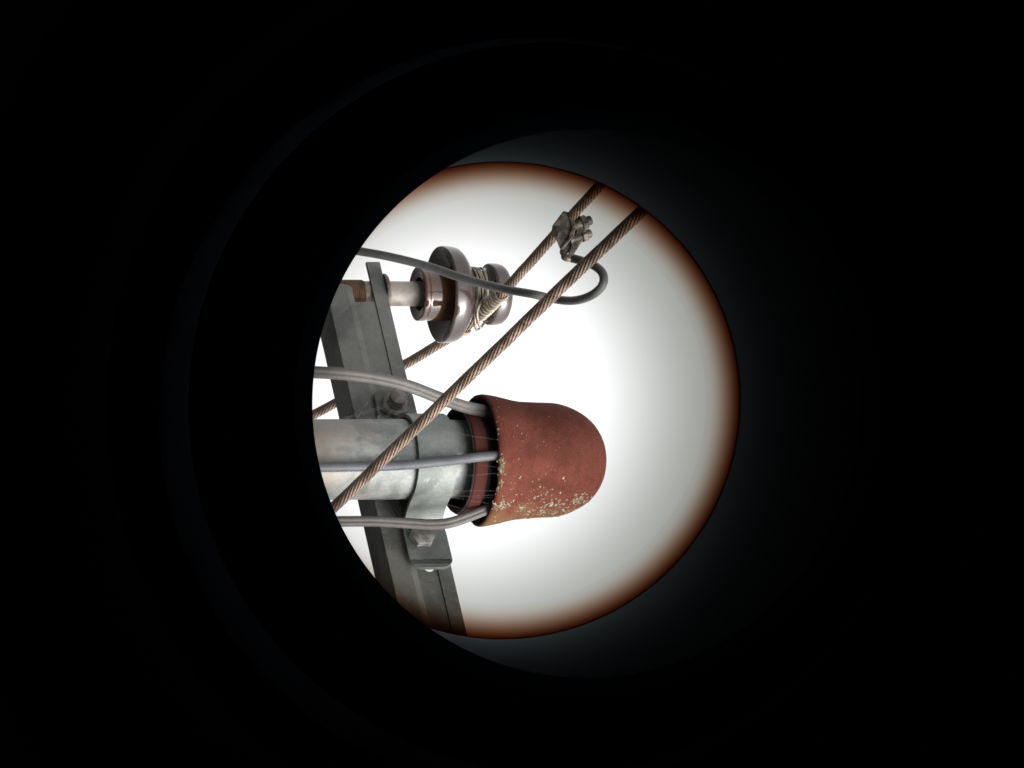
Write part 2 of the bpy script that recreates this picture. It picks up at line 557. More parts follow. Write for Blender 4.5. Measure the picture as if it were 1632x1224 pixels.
# tripod under the telescope (below the view)
tp0 = O + ax * 0.85
trip = thing('tripod', Vector((tp0.x, tp0.y, 0)), 'dark three legged tripod standing on the gravel under the telescope', 'tripod')
bm = bmesh.new()
lathe(bm, [(-0.09, 0.03), (-0.045, 0.03), (-0.045, 0)], Vector((tp0.x, tp0.y, tp0.z - 0.03)), Vector((0, 0, 1)), 32)
boxf(bm, tp0, ax, Rv, ax.cross(Rv), -0.09, 0.09, -0.04, 0.04, 0.067, 0.085) if ax.cross(Rv).z < 0 else boxf(bm, tp0, ax, Rv, -ax.cross(Rv), -0.09, 0.09, -0.04, 0.04, 0.067, 0.085)
from_bm('tripod_head', bm, M['black_trim'], trip, bevel=0.003)
bm = bmesh.new()
top = Vector((tp0.x, tp0.y, tp0.z - 0.12))
lathe(bm, [(-0.35, 0.0), (-0.35, 0.016), (0.0, 0.016), (0.02, 0.03), (0.02, 0)], top, Vector((0, 0, 1)), 32)
from_bm('centre_column', bm, M['black_trim'], trip)
for k in range(3):
    a_ = math.radians(90 + 120 * k)
    foot = Vector((tp0.x + 0.62 * math.cos(a_), tp0.y + 0.62 * math.sin(a_), 0.0))
    t0 = top + Vector((math.cos(a_) * 0.03, math.sin(a_) * 0.03, -0.02))
    bm = bmesh.new()
    mid = t0.lerp(foot, 0.5)
    sweep(bm, [t0, mid], lambda s_, a: 0.017, 16)
    sweep(bm, [mid, foot], lambda s_, a: 0.012, 16)
    from_bm('leg', bm, M['black_trim'], trip)

# ------------------------------------------------------------------ mast and cross arm frame
POLE_PY = 731.5
pc = W(720, POLE_PY, DIST)
PX_, PY_ = pc.x, pc.y
Z = lambda px: z_at(PX_, PY_, px)
AZ = math.radians(35.6)
bv = Vector((math.cos(AZ), -math.sin(AZ), 0))            # along the arm, towards the viewer on the right
nv = Vector((-math.sin(AZ), -math.cos(AZ), 0))           # across the arm, towards the viewer
zv = Vector((0, 0, 1))
base = Vector((PX_, PY_, 0)) - nv * (143 * S)
t_ = 0.0                                                 # the arm's own zero: where it shows at row 733
for _ in range(8):
    q = base + bv * t_
    q.z = z_at(q.x, q.y, 555)
    t_ += (733 - proj(q)[1]) / (0.813 * FPX / DIST)
AO = base + bv * t_
AO.z = z_at(AO.x, AO.y, 555)
TP = -t_ / S                                             # the pole axis in arm units
def AP(t, n_, z): return AO + bv * (t * S) + nv * (n_ * S) + zv * (z * S)
def t_for(py, n_, z):
    t = 0.0
    for _ in range(10):
        a = proj(AP(t, n_, z))[1]
        b = proj(AP(t + 1, n_, z))[1]
        t += (py - a) / (b - a)
    return t

# mast
mast = thing('steel_mast', Vector((PX_, PY_, 0)), 'galvanised round steel mast standing upright behind the wires, below the red hood', 'mast')
bm = bmesh.new()
ztop = Z(800)
lathe(bm, [(0.0, 0), (0.0, 64*S), (Z(700), 64*S), (Z(715), 63.4*S), (ztop, 61*S), (ztop, 54*S), (ztop - 0.3, 54*S), (ztop - 0.3, 0)], Vector((PX_, PY_, -0.02)), zv, 96)
from_bm('pipe', bm, M['pole'], mast)
bm = bmesh.new()
lathe(bm, [(-0.02, 0.22), (0.05, 0.20), (0.06, 0.19), (0.06, 0.05)], Vector((PX_, PY_, 0)), zv, 48)
from_bm('footing', bm, M['strap'], mast)

# red hood and its inner sleeve
zr = Z(761)
hood_axis = Vector((PX_ + 2.5*S, PY_, zr))
hood = thing('mast_hood', hood_axis, 'brick red domed hood capping the top of the steel mast, dotted with pale lichen', 'mast cap')
def hood_dr(a, h, r):
    hh = h / S
    k = 2.2 * math.sin(a * 2 + 0.8) * math.exp(-max(hh, 0) / 55) + 1.4 * math.sin(a * 5 + 2.1) * math.exp(-max(hh, 0) / 25)
    k += 1.6 * noise.noise(Vector((math.cos(a) * 1.6, math.sin(a) * 1.6, hh / 50)))
    k += 0.7 * noise.noise(Vector((math.cos(a) * 9, math.sin(a) * 9, hh / 7))) * math.exp(-max(hh, 0) / 12)
    k -= 0.6 * math.exp(-((hh - 66) / 16) ** 2) * (0.5 + 0.5 * math.cos(a - math.pi))
    return k * S * min(1, r / (60 * S))
oprof = [(0, 101.5), (1, 104), (6, 104.5), (16, 103.5), (28, 101.5), (42, 98.5), (56, 95.8), (70, 94.2), (85, 93.2), (100, 92), (118, 91)]
for k in range(1, 19):
    th = math.pi / 2 * k / 18
    oprof.append((118 + 95 * math.sin(th), 91 * max(0.0, math.cos(th)) ** 0.90))
oprof[-1] = (213, 0)
prof = [(h*S, r*S) for h, r in oprof]
def cap_in(pr, d):
    return [(max(h - (d if h > 120*S else 0), 0), max(r - d, 0)) for h, r in pr]
bm = bmesh.new()
zero = Vector((0, 0, 0))
lathe(bm, prof, zero, zv, 160, dr=hood_dr)
me = bpy.data.meshes.new('shell')
bmesh.ops.recalc_face_normals(bm, faces=bm.faces); bm.to_mesh(me); bm.free()
o = link('shell', me, M['hood'], None); o.parent = hood
bm = bmesh.new()
ip = [(0, (101.5)*S), (0.3*S, 98.5*S)] + [(h, r - 5.5*S) for h, r in prof[3:12]] + [(h - 5*S, max(r - 5*S, 0)) for h, r in prof[12:]]
ip[-1] = (208*S, 0)
lathe(bm, ip, zero, zv, 160, dr=lambda a, h, r: hood_dr(a, h, r) )
me = bpy.data.meshes.new('inner_wall')
bmesh.ops.recalc_face_normals(bm, faces=bm.faces); bm.to_mesh(me); bm.free()
o = link('inner_wall', me, M['hood_shade'], None); o.parent = hood
# sleeve: a thick red ring round the mast top, hollow below
bm = bmesh.new()
zs = Z(729) - zr
sl_ = [(zs, 84*S), (zs + 1*S, 85.5*S), (zs + 5*S, 85.5*S), (zs + 10*S, 84*S), (zs + 22*S, 83*S), (zs + 24*S, 80*S), (zs + 24*S, 76*S), (zs + 2*S, 78*S), (zs, 79*S)]
lathe(bm, sl_, Vector((0, 0, 0)), zv, 128, closed=True, dr=lambda a, h, r: 1.0*S*math.sin(3*a+1) if r > 70*S else 0)
me = bpy.data.meshes.new('inner_sleeve')
bmesh.ops.recalc_face_normals(bm, faces=bm.faces); bm.to_mesh(me); bm.free()
o = link('inner_sleeve', me, M['sleeve'], None); o.parent = hood
bm = bmesh.new()  # near-black ring added where the recess lies in shade
lathe(bm, [(zs - 3*S, 82*S), (zs - 3*S, 84*S), (zs - 0.3*S, 84.5*S), (zs - 0.3*S, 78*S), (zs + 20*S, 77.5*S), (zs + 27*S, 73*S), (zs + 31*S, 75*S), (zs + 34*S, 70*S), (zs + 90*S, 70*S), (zs + 90*S, 63*S), (zs + 18*S, 63*S), (zs + 18*S, 74*S)], Vector((0, 0, 0)), zv, 128, closed=True)
me = bpy.data.meshes.new('recess_shade')
bmesh.ops.recalc_face_normals(bm, faces=bm.faces); bm.to_mesh(me); bm.free()
o = link('recess_shade', me, M['hood_shade'], None); o.parent = hood
# lichen crusts
def hood_point(px, py):
    """surface point of the hood facing the viewer, from where it shows in the photograph"""
    sphi = (py - 734) / 94.0
    sphi = max(-0.995, min(0.995, sphi))
    h = 60.0
    for _ in range(14):
        r = next((r0 + (r1 - r0) * (h - h0) / (h1 - h0) for (h0, r0), (h1, r1) in zip(oprof, oprof[1:]) if h0 <= h <= h1), 91)
        sphi = max(-0.999, min(0.999, (py - 734) / max(r, 1)))
        cphi = math.sqrt(1 - sphi * sphi)
        h += 0.8 * ((px - 761 - 0.342 * r * cphi) / 0.94 - h)
        h = max(0, min(212, h))
    ph = math.atan2(-cphi, sphi)
    rr = r*S + hood_dr(ph % (2*math.pi), h*S, r*S)
    return Vector((rr * math.cos(ph), rr * math.sin(ph), h*S))
bm = bmesh.new()
rnd = random.Random(11)
spots = []
for (cx, cy, sx_, sy_, n_, r0, r1) in (
        (915, 795, 20, 7, 42, 1.0, 3.2), (900, 808, 24, 6, 60, 1.0, 3.0), (870, 817, 26, 4, 60, 0.8, 2.4), (930, 806, 14, 7, 34, 1.0, 2.6),
        (800, 742, 3, 9, 34, 1.0, 2.8), (803, 806, 8, 5, 34, 1.0, 2.6), (836, 809, 5, 4, 16, 1.0, 2.6), (862, 783, 10, 9, 16, 0.8, 2.6),
        (797, 770, 3, 10, 12, 0.8, 2.2), (793, 685, 3, 16, 10, 0.7, 2.0), (828, 700, 8, 14, 8, 0.8, 1.8), (899, 764, 2, 2, 3, 1.5, 3.0),
        (875, 829, 28, 3, 70, 1.0, 2.4), (935, 812, 10, 5, 26, 1.0, 2.4), (800, 838, 12, 3, 16, 0.7, 1.6),
        (890, 700, 40, 30, 16, 0.5, 1.3), (850, 745, 35, 25, 10, 0.6, 1.5), (840, 780, 30, 14, 26, 0.7, 2.0), (790, 815, 4, 10, 16, 0.8, 2.0)):
    for _ in range(n_):
        x, y = rnd.gauss(cx, sx_), rnd.gauss(cy, sy_)
        if abs(y - 734) > 104 or x > 960: continue
        spots.append((x, y, rnd.uniform(r0, r1) * 1.3))
for x, y, r in spots:
    p = hood_point(x, y)
    nn = Vector((p.x, p.y, 0)).normalized()
    e1 = Vector((-nn.y, nn.x, 0)); e2 = Vector((0, 0, 1))
    if p.z > 120*S:
        nn = (Vector((p.x, p.y, p.z - 117*S))).normalized(); e2 = nn.cross(e1) * -1
    seg = 9
    ring0 = []; ring1 = []
    a0 = rnd.random() * 6
    rad = [r * rnd.uniform(0.45, 1.35) for _ in range(seg)]
    hgt = min(r, 2.0) * S * rnd.uniform(0.12, 0.5)
    for k in range(seg):
        a_ = a0 + 2 * math.pi * k / seg
        d_ = (e1 * math.cos(a_) + e2 * math.sin(a_)) * rad[k] * S
        ring0.append(bm.verts.new(p + d_ - nn * 0.8*S))
        ring1.append(bm.verts.new(p + d_ * 0.72 + nn * hgt * rnd.uniform(0.5, 1.1)))
    cv = bm.verts.new(p + nn * hgt * rnd.uniform(0.3, 1.0))
    for k in range(seg):
        j = (k + 1) % seg
        bm.faces.new((ring0[k], ring0[j], ring1[j], ring1[k])); bm.faces.new((ring1[k], ring1[j], cv))
me = bpy.data.meshes.new('lichen'); bm.to_mesh(me); bm.free()
o = link('lichen', me, M['lichen'], None); o.parent = hood; o['kind'] = 'stuff'

# ------------------------------------------------------------------ cross arm
arm = thing('crossarm', AO, 'grey steel channel cross arm bolted across the back of the mast', 'cross arm')
T_web = t_for(487, 37, 50); T_tip = t_for(417, 50, 100); T_bot = t_for(452, 69, 20); T_end = 720
bm = bmesh.new()
boxf(bm, AO, bv*S, nv*S, zv*S, T_bot, T_end, 0, 63, 0, 6)             # bottom flange
boxf(bm, AO, bv*S, nv*S, zv*S, T_bot, T_end, 63.02, 69, 0, 35)        # bottom lip
prism(bm, [AP(T_bot, *q) for q in ((63, 35), (69, 35), (60, 49), (54, 49))], bv * ((T_end - T_bot) * S))
boxf(bm, AO, bv*S, nv*S, zv*S, T_tip, T_end, 2, 44, 106, 112)      # top flange
boxf(bm, AO, bv*S, nv*S, zv*S, T_tip, T_end, 44, 50, 88, 112)      # top lip
# the web with its slot
hz = 0.0
tH = t_for(904, 38, 80)
zH = (z_at(AP(tH, 38, 0).x, AP(tH, 38, 0).y, 681) - AO.z) / S
hw, hh = 15.0, 11.0
z0, z1 = 6.02, 87.98
zc = min(zH, z1 - hh - 2)
K = 32
def sq(a):
    c_, s_ = math.cos(a), math.sin(a)
    return c_, s_
for side in (0, 6):
    pass
rin, rout = [[], []], [[], []]
for si, nn_ in enumerate((42, 48)):
    for k in range(K):
        a_ = 2 * math.pi * k / K
        c_, s_ = math.cos(a_), math.sin(a_)
        f_ = 1 / max(abs(c_), abs(s_))
        sx1 = c_ * f_; sz1 = s_ * f_
        T1 = tH + sx1 * ((T_end - tH) if sx1 > 0 else (tH - T_web))
        Zo = zc + (sz1 * ((87.98 - zc) if sz1 > 0 else (zc - 6.02)))
        rout[si].append(bm.verts.new(AP(T1, nn_, Zo)))
        rin[si].append(bm.verts.new(AP(tH + hw * c_ , nn_, zc + hh * s_)))
for k in range(K):
    j = (k + 1) % K
    bm.faces.new((rout[0][k], rout[0][j], rin[0][j], rin[0][k]))
    bm.faces.new((rout[1][k], rin[1][k], rin[1][j], rout[1][j]))
    bm.faces.new((rin[0][k], rin[0][j], rin[1][j], rin[1][k]))
    bm.faces.new((rout[0][k], rout[1][k], rout[1][j], rout[0][j]))
from_bm('channel', bm, M['arm'], arm, bevel=0.0012)
# saddle plate between arm and mast
bm = bmesh.new()
tA, tB = t_for(621, 77, 75), t_for(893, 77, 75)
zs0, zs1 = 37, 104
pts = []
r_ = 14
for (ct, cz, a0) in ((tB - r_, zs1 - r_, 0), (tA + r_, zs1 - r_, 90), (tA + r_, zs0 + r_, 180), (tB - r_, zs0 + r_, 270)):
    for k in range(7):
        a_ = math.radians(a0 + 15 * k)
        pts.append(AP(ct + r_ * math.cos(a_), 70, cz + r_ * math.sin(a_)))
prism(bm, pts, nv * (7*S))
for tt in (tA + 10, tB - 22):
    boxf(bm, AO, bv*S, nv*S, zv*S, tt, tt + 12, 50.2, 69.98, zs0 + 12, zs1 - 6)
from_bm('saddle_plate', bm, M['arm'], arm, bevel=0.001)

# ------------------------------------------------------------------ clamp strap round the mast with two bolts
PA = Vector((PX_, PY_, 0))
npole = 143.0
zc_ = Z(691)      # height where the axis would show; strap centre set on the front face instead
fp = Vector((PX_, PY_ - 68*S, 0))
zmid = z_at(fp.x, fp.y, 697)
CZ = (zmid - AO.z) / S
clamp = thing('pipe_clamp', Vector((PX_, PY_, zmid)), 'bent steel strap clamp wrapped round the mast just under the red hood', 'clamp')
path = []
e_n = 79.0
Lr = 72.0
T_ear = t_for(906, e_n, CZ) - TP
path.append((-128, e_n)); path.append((-112, e_n)); path.append((-96, e_n)); path.append((-86, e_n + 2)); path.append((-78, e_n + 9)); path.append((-73, e_n + 22)); path.append((-70, e_n + 38))
for k in range(0, 19):
    a_ = math.radians(180 - 10 * k)
    path.append((Lr * math.cos(a_) * 0.965, npole + Lr * math.sin(a_) * 0.965))
path += [(70, e_n + 38), (73, e_n + 22), (78, e_n + 9), (86, e_n + 2), (96, e_n), (120, e_n), (140, e_n), (160, e_n), (T_ear - 16, e_n), (T_ear - 9, e_n), (T_ear - 3, e_n), (T_ear, e_n)]
P3 = cat([Vector((p[0], p[1], 0)) for p in path], 3)
bm = bmesh.new()
hwid = 32.0
th_ = 3.2
rows = []
for i, p in enumerate(P3):
    a = P3[max(0, i-1)]; b = P3[min(len(P3)-1, i+1)]
    tg = (b - a).normalized()
    no = Vector((-tg.y, tg.x, 0))
    tip = max(0.0, (p.x - (T_ear - 16)) / 16)
    flare = math.sqrt(max(0.05, 1 - 0.75 * tip * tip)) * 1 + 0.12 * (abs(p.x) > 75) * min(1, (abs(p.x) - 75) / 25)
    row = []
    for dn, dz in ((-th_, -hwid*flare), (th_, -hwid*flare), (th_, hwid*flare), (-th_, hwid*flare)):
        q_ = p + no * dn
        row.append(bm.verts.new(AP(TP + q_.x, q_.y, CZ + dz - (p.y - npole) * 0.0)))
    rows.append(row)
for A_, B_ in zip(rows, rows[1:]):
    for k in range(4):
        j = (k + 1) % 4
        bm.faces.new((A_[k], A_[j], B_[j], B_[k]))
bm.faces.new(rows[0][::-1]); bm.faces.new(rows[-1])
from_bm('strap', bm, M['strap'], clamp, bevel=0.0012, angle=50)

def hexprism(bm, c, axis, r, h, chamfer=0.12, rot=0.3):
    axis = axis.normalized()
    u = zv - axis * zv.dot(axis); u.normalize(); v = axis.cross(u)
    rings = []
    for hh_, rr in ((0, r), (h * (1 - chamfer), r), (h, r * (1 - chamfer))):
        rings.append([bm.verts.new(c + axis * hh_ + (u * math.cos(rot + k * math.pi/3) + v * math.sin(rot + k * math.pi/3)) * rr) for k in range(6)])
    for A_, B_ in zip(rings, rings[1:]):
        for k in range(6):
            j = (k+1) % 6
            bm.faces.new((A_[k], A_[j], B_[j], B_[k]))
    bm.faces.new(rings[0][::-1]); bm.faces.new(rings[-1])

def bolt(parent, t, z, lab=None, stub=22, hexr=19, washer=True, name='bolt', rot=0.3):
    c = AP(t, e_n + th_, z)
    bm = bmesh.new()
    lathe(bm, [(-12*S, 0), (-12*S, 14*S), ((11 + stub - 1.5)*S, 14*S), ((11 + stub)*S, 11*S), ((11 + stub)*S, 0)], c, nv, 40)
    o = from_bm(name, bm, M['bolt'], parent)
    bm = bmesh.new()
    hexprism(bm, c + nv * 0.3*S, nv, hexr*S, 11*S, rot=rot)
    n_ = from_bm('nut', bm, M['bolt'], None, bevel=0.0004)
    n_.parent = o; n_.matrix_parent_inverse = o.matrix_world.inverted()
    return o
tb1 = t_for(640, e_n + 20, CZ); tb2 = t_for(846, e_n + 20, CZ)
bolt(clamp, tb1, CZ - 4, stub=22, hexr=23)
bolt(clamp, tb2, CZ - 8, stub=0, hexr=22, rot=0.0)

# ------------------------------------------------------------------ insulator on its pin
tI = t_for(468, 26, 100)
IB = AP(tI, 26, 0)
ip_py = proj(Vector((IB.x, IB.y, AP(0, 0, 100).z)))[1]
def ZI(px): return z_at(IB.x, IB.y, px)
ins = thing('pin_insulator', Vector((IB.x, IB.y, ZI(612))), 'dark brown glazed porcelain pin insulator standing on the end of the cross arm', 'insulator')
dI = proj(Vector((IB.x, IB.y, ZI(700))))[2]
SI = dI / FPX
def il(name, prof, m, seg=96, parent=ins, dr=None):
    bm = bmesh.new()
    lathe(bm, [(ZI(x), r * SI) for x, r in prof], Vector((IB.x, IB.y, 0)), zv, seg, dr=dr)
    return from_bm(name, bm, m, parent)
il('pin', [(540, 0), (540, 20), (600, 20), (603, 20.5), (604, 20.2), (700, 19.6), (702, 0)], M['pin'])
il('threaded_end', [(528, 0), (528, 19.5), (530, 21)] + [(532 + k * 1.5, 21.2 + (0.9 if k % 2 else 0)) for k in range(30)] + [(578, 20.5)], M['rustpin'])
ft = AO.z + 112.3 * S
bm = bmesh.new()
lathe(bm, [(ft, 20.2*SI), (ft, 31*SI), (ft + 1.5*S, 32*SI), (ft + 5*S, 32*SI), (ft + 6*S, 31*SI), (ft + 6*S, 20.2*SI)], Vector((IB.x, IB.y, 0)), zv, 48, closed=True)
from_bm('washer', bm, M['bolt'], ins)
# core skirt (glossy), then the wide shed, the neck and the top
il('core', [(720, 21), (668, 27), (666, 37), (664.5, 41), (665, 43), (668, 44), (673, 43.5), (676, 42.2), (679, 42.8), (684, 43), (700, 43), (716, 43.5), (730, 43)], M['glaze_core'])
shed = [(722, 42), (712, 58), (705, 69), (702, 73.5), (700.8, 76), (702, 77.3), (706, 77.8), (716, 77), (724, 75), (729, 71), (734, 64), (739, 55), (743, 47), (748, 40), (756, 38),
        (766, 38), (772, 40), (775, 43), (776, 46), (776.5, 48.5), (779, 50), (790, 49.5), (797, 47.5), (802, 43), (806, 34), (808.5, 20), (809, 8), (809, 0)]
def wob(a, h, r):
    return 0.8 * SI * math.sin(3 * a + 1.1) if r > 60 * SI else 0
il('porcelain_body', [(x, r) for x, r in shed], M['glaze'], 128, dr=wob)
# ------------------------------------------------------------------ bare stranded wires
def stranded(name, pts, rad, label, group, lobes=11, pitch=0.17, detail=(0, 1), mt='wire'):
    pts = [p + noise.noise_vector(p * 5.0) * (1.6 * S) + noise.noise_vector(p * 22.0) * (0.35 * S) for p in pts]
    bm = bmesh.new()
    aL_ = math.pi / lobes
    Rc = rad / (1 + math.sin(aL_)); rs = Rc * math.sin(aL_) * 1.015
    def sec(s_, a):
        ph = (a + 2 * math.pi * s_ / pitch + 100) % (2 * aL_) - aL_
        return Rc * math.cos(ph) + math.sqrt(max(0, rs * rs - (Rc * math.sin(ph)) ** 2))
    sweep(bm, pts, sec, lobes * 8)
    o = from_bm(name, bm, M[mt], None, angle=80)
    at = o.data.attributes.new('groove_shade', 'FLOAT', 'POINT')
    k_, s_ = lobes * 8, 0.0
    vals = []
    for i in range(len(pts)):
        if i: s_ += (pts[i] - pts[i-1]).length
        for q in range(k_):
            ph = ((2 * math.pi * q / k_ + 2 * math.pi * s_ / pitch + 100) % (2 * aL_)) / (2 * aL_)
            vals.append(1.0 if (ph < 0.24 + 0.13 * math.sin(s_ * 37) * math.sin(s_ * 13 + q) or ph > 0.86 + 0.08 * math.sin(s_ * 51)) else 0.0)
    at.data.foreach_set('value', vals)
    tag(o, label, 'wire', group)
    return o

nk = ZI(762)
# wire tied to the insulator: it lies in the neck groove on the right hand side of the porcelain
gx = IB.x + 45 * SI * 0.93; gy = IB.y - 45 * SI * 0.3
gp = Vector((gx, gy, z_at(gx, gy, 770)))
gpx, gpy, gd = proj(gp)
print('groove point', proj(gp), 'insulator', ip_py, dI)
RW = [(497, 662, gd + 0.60), (560, 628, gd + 0.45), (645, 581, gd + 0.26), (690, 554, gd + 0.14), (735, 526, gd + 0.04), (768, 498, gd - 0.01), (805, 462, gd - 0.10), (850, 413, gd - 0.24), (905, 352, gd - 0.40), (950, 302, gd - 0.54), (990, 258, gd - 0.66)]
pts = [W(*p) for p in RW]
p0 = pts[0] + (pts[0] - pts[1]).normalized() * 25
p1 = pts[-1] + (pts[-1] - pts[-2]).normalized() * 12
mid = resample(cat(pts, 12), 0.003)
p0b = pts[0] + (pts[0] - pts[1]).normalized() * 0.4
p1b = pts[-1] + (pts[-1] - pts[-2]).normalized() * 0.4
rear = resample([p0b, mid[0]], 0.004)[:-1] + mid + resample([mid[-1], p1b], 0.004)[1:]
rear = [p0b + (p0 - p0b) * f_ for f_ in (1, .5, .2, .05)] + rear + [p1b + (p1 - p1b) * f_ for f_ in (.05, .2, .5, 1)]
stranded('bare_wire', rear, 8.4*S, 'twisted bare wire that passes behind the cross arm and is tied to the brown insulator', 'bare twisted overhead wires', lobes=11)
FW = [(500, 838, 7.76), (600, 743, 7.58), (720, 627, 7.37), (850, 501, 7.15), (940, 415, 7.0), (1030, 330, 6.85), (1090, 274, 6.75)]
pts = [W(*p) for p in FW]
mid = resample(cat(pts, 12), 0.003)
p0b = pts[0] + (pts[0] - pts[1]).normalized() * 0.4
p1b = pts[-1] + (pts[-1] - pts[-2]).normalized() * 0.4
p0 = pts[0] + (pts[0] - pts[1]).normalized() * 25
p1 = pts[-1] + (pts[-1] - pts[-2]).normalized() * 12
frontw = resample([p0b, mid[0]], 0.004)[:-1] + mid + resample([mid[-1], p1b], 0.004)[1:]
frontw = [p0b + (p0 - p0b) * f_ for f_ in (1, .5, .2, .05)] + frontw + [p1b + (p1 - p1b) * f_ for f_ in (.05, .2, .5, 1)]
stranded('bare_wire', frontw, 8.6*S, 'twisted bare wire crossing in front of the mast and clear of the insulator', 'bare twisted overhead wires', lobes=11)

# ------------------------------------------------------------------ tie wire on the insulator neck
tie = thing('tie_wire', Vector((IB.x, IB.y, nk)), 'thin pale wire coiled round the insulator neck and wrapped along the bare wire', 'tie wire')
TR = 2.1 * SI
bm = bmesh.new()
for k, (x0, x1, r0, tilt) in enumerate(((748, 750.5, 42.5, 0.0), (752.5, 755, 42, 0.02), (757.5, 760, 41.5, -0.02), (763, 765, 41.5, 0.05))):
    P = []
    for i in range(73):
        a_ = 2 * math.pi * i / 72
        x = x0 + (x1 - x0) * i / 72
        P.append(Vector((IB.x + r0 * SI * math.cos(a_), IB.y + r0 * SI * math.sin(a_), ZI(x) + tilt * r0 * SI * math.cos(a_ + 1 + k))))
    sweep(bm, P, lambda s_, a: TR, 8)
from_bm('neck_coil', bm, M['tie'], tie)
# two long loops crossing the near side of the neck and under the wire
def near(px, py, off):
    return W(px, py, dI - off * SI - 0.364 * (px - 700) * SI * 0)
ax_d = lambda px: proj(Vector((IB.x, IB.y, ZI(px))))[2]
bm = bmesh.new()
for pts in (((756, 432, 16), (761, 446, 34), (762, 462, 46), (760, 480, 54), (757, 500, 56), (757, 516, 52), (760, 526, 40), (768, 520, 12)),
            ((764, 430, 12), (771, 446, 34), (775, 462, 46), (776, 470, 50), (768, 480, 58), (761, 494, 60), (761, 508, 58), (766, 522, 44), (772, 514, 12)),
            ((752, 430, 14), (757, 450, 38), (758, 470, 48), (756, 492, 52), (748, 512, 48), (738, 524, 34), (726, 533, 10))):
    P = [W(x, y, ax_d(x) - o_ * SI) for x, y, o_ in pts]
    sweep(bm, cat(P, 10), lambda s_, a: TR, 8)
from_bm('neck_loop', bm, M['tie'], tie)
# tight wrap along the conductor
def pt_on(path, px):
    best = min(range(len(path) - 1), key=lambda i: abs(proj(path[i])[0] - px))
    return best
ia, ib = pt_on(rear, 762), pt_on(rear, 800)
seg_ = rear[ia:ib + 1]
bm = bmesh.new()
P = []
turns = 10
seg_ = resample(seg_, 0.0006)
nS = len(seg_)
for i, c0 in enumerate(seg_):
    a, b = seg_[max(0, i-1)], seg_[min(nS-1, i+1)]
    tg = (b - a).normalized()
    u = (zv - tg * zv.dot(tg)).normalized(); v = tg.cross(u)
    a_ = 2 * math.pi * turns * i / nS
    P.append(c0 + (u * math.cos(a_) + v * math.sin(a_)) * (8.6*S + TR * 1.1))
sweep(bm, P, lambda s_, a: TR * 1.0, 8)
from_bm('conductor_wrap', bm, M['tie'], tie)
# a second short wrap left of the shed with a loose end
ia, ib = pt_on(rear, 722), pt_on(rear, 742)
seg_ = resample(rear[ia:ib + 1], 0.0006); nS = len(seg_); P = []
for i, c0 in enumerate(seg_):
    a, b = seg_[max(0, i-1)], seg_[min(nS-1, i+1)]
    tg = (b - a).normalized()
    u = (zv - tg * zv.dot(tg)).normalized(); v = tg.cross(u)
    a_ = 2 * math.pi * 6 * i / nS
    P.append(c0 + (u * math.cos(a_) + v * math.sin(a_)) * (8.6*S + TR * 1.1))
bm = bmesh.new()
sweep(bm, P, lambda s_, a: TR, 8)
from_bm('conductor_wrap', bm, M['tie'], tie)

# ------------------------------------------------------------------ insulated cables
def cable(name, pts, rad, m, label, group=None, twin=False, up=None, n=14):
    path = resample(cat([p if isinstance(p, Vector) else W(*p) for p in pts], n), 0.006)
    bm = bmesh.new()
    if twin:
        def sec(s_, a):
            # flat twin: two cores side by side under one sheath
            c_, s2 = math.cos(a), math.sin(a)
            x = rad * 1.05 * c_
            y = rad * 0.62 * s2 * (1 - 0.30 * math.exp(-(c_ / 0.22) ** 2))
            return (x, y)
        sweep(bm, path, sec, 40, up=up)
    else:
        sweep(bm, path, lambda s_, a: rad, 28, up=up)
    o = from_bm(name, bm, m, None, angle=60)
    return tag(o, label, 'cable', group)

def pd(px): return proj(Vector((PX_, PY_, Z(px))))[2]      # depth of the mast axis
def down(p, dx, dy):                                       # run on down beside the mast to the ground
    v = W(*p)
    return [Vector((PX_ + dx, PY_ + dy, 0.05)), Vector((PX_ + dx, PY_ + dy, 1.2)), Vector((PX_ + dx * 1.0, PY_ + dy, v.z - 0.9))]
gname = 'grey insulated cables running up the mast into the hood'
L1 = [(400, 592, pd(497) - .02), (440, 591, pd(497) - .03), (497, 593, pd(497) - .04), (545, 596, pd(545) - .055), (600, 603, pd(600) - .06), (650, 615, pd(650) - .06), (700, 634, pd(700) - .055), (740, 648, pd(740) - .045), (775, 656, pd(775) - .03), (812, 662, pd(812) - .02)]
cable('insulated_cable', down(L1[0], -0.085, -0.03) + L1, 9.3*S, M['cable_flat'], 'warm grey flat twin cable curving into the hood, on the side of the insulator', gname, twin=True, up=Rv)
L2 = [(400, 748, pd(400) - .072), (450, 746, pd(450) - .070), (505, 745, pd(505) - .066), (560, 744, pd(560) - .063), (610, 743, pd(610) - .062), (660, 740, pd(660) - .066), (710, 735, pd(710) - .068), (750, 730, pd(750) - .072), (790, 726, pd(790) - .073), (820, 724, pd(820) - .072)]
cable('insulated_cable', down(L2[0], 0.010, -0.062) + L2, 7.6*S, M['cable_round'], 'slate grey round cable running straight up the near face of the mast', gname, up=Rv)
L3 = [(400, 832, pd(400) - .02), (470, 831, pd(470) - .02), (540, 831, pd(540) - .022), (600, 831, pd(600) - .025), (650, 834, pd(650) - .03), (690, 836, pd(690) - .036), (718, 833, pd(718) - .04), (748, 823, pd(748) - .038), (776, 812, pd(772) - .034), (804, 803, pd(800) - .03), (830, 798, pd(825) - .03)]
cable('insulated_cable', down(L3[0], 0.078, -0.03) + L3, 8.1*S, M['cable_flat'], 'grey flat twin cable looping over the lower clamp bolt into the hood', gname, twin=True, up=Rv)
dc = gd - 0.385                                              # depth of the wire connector
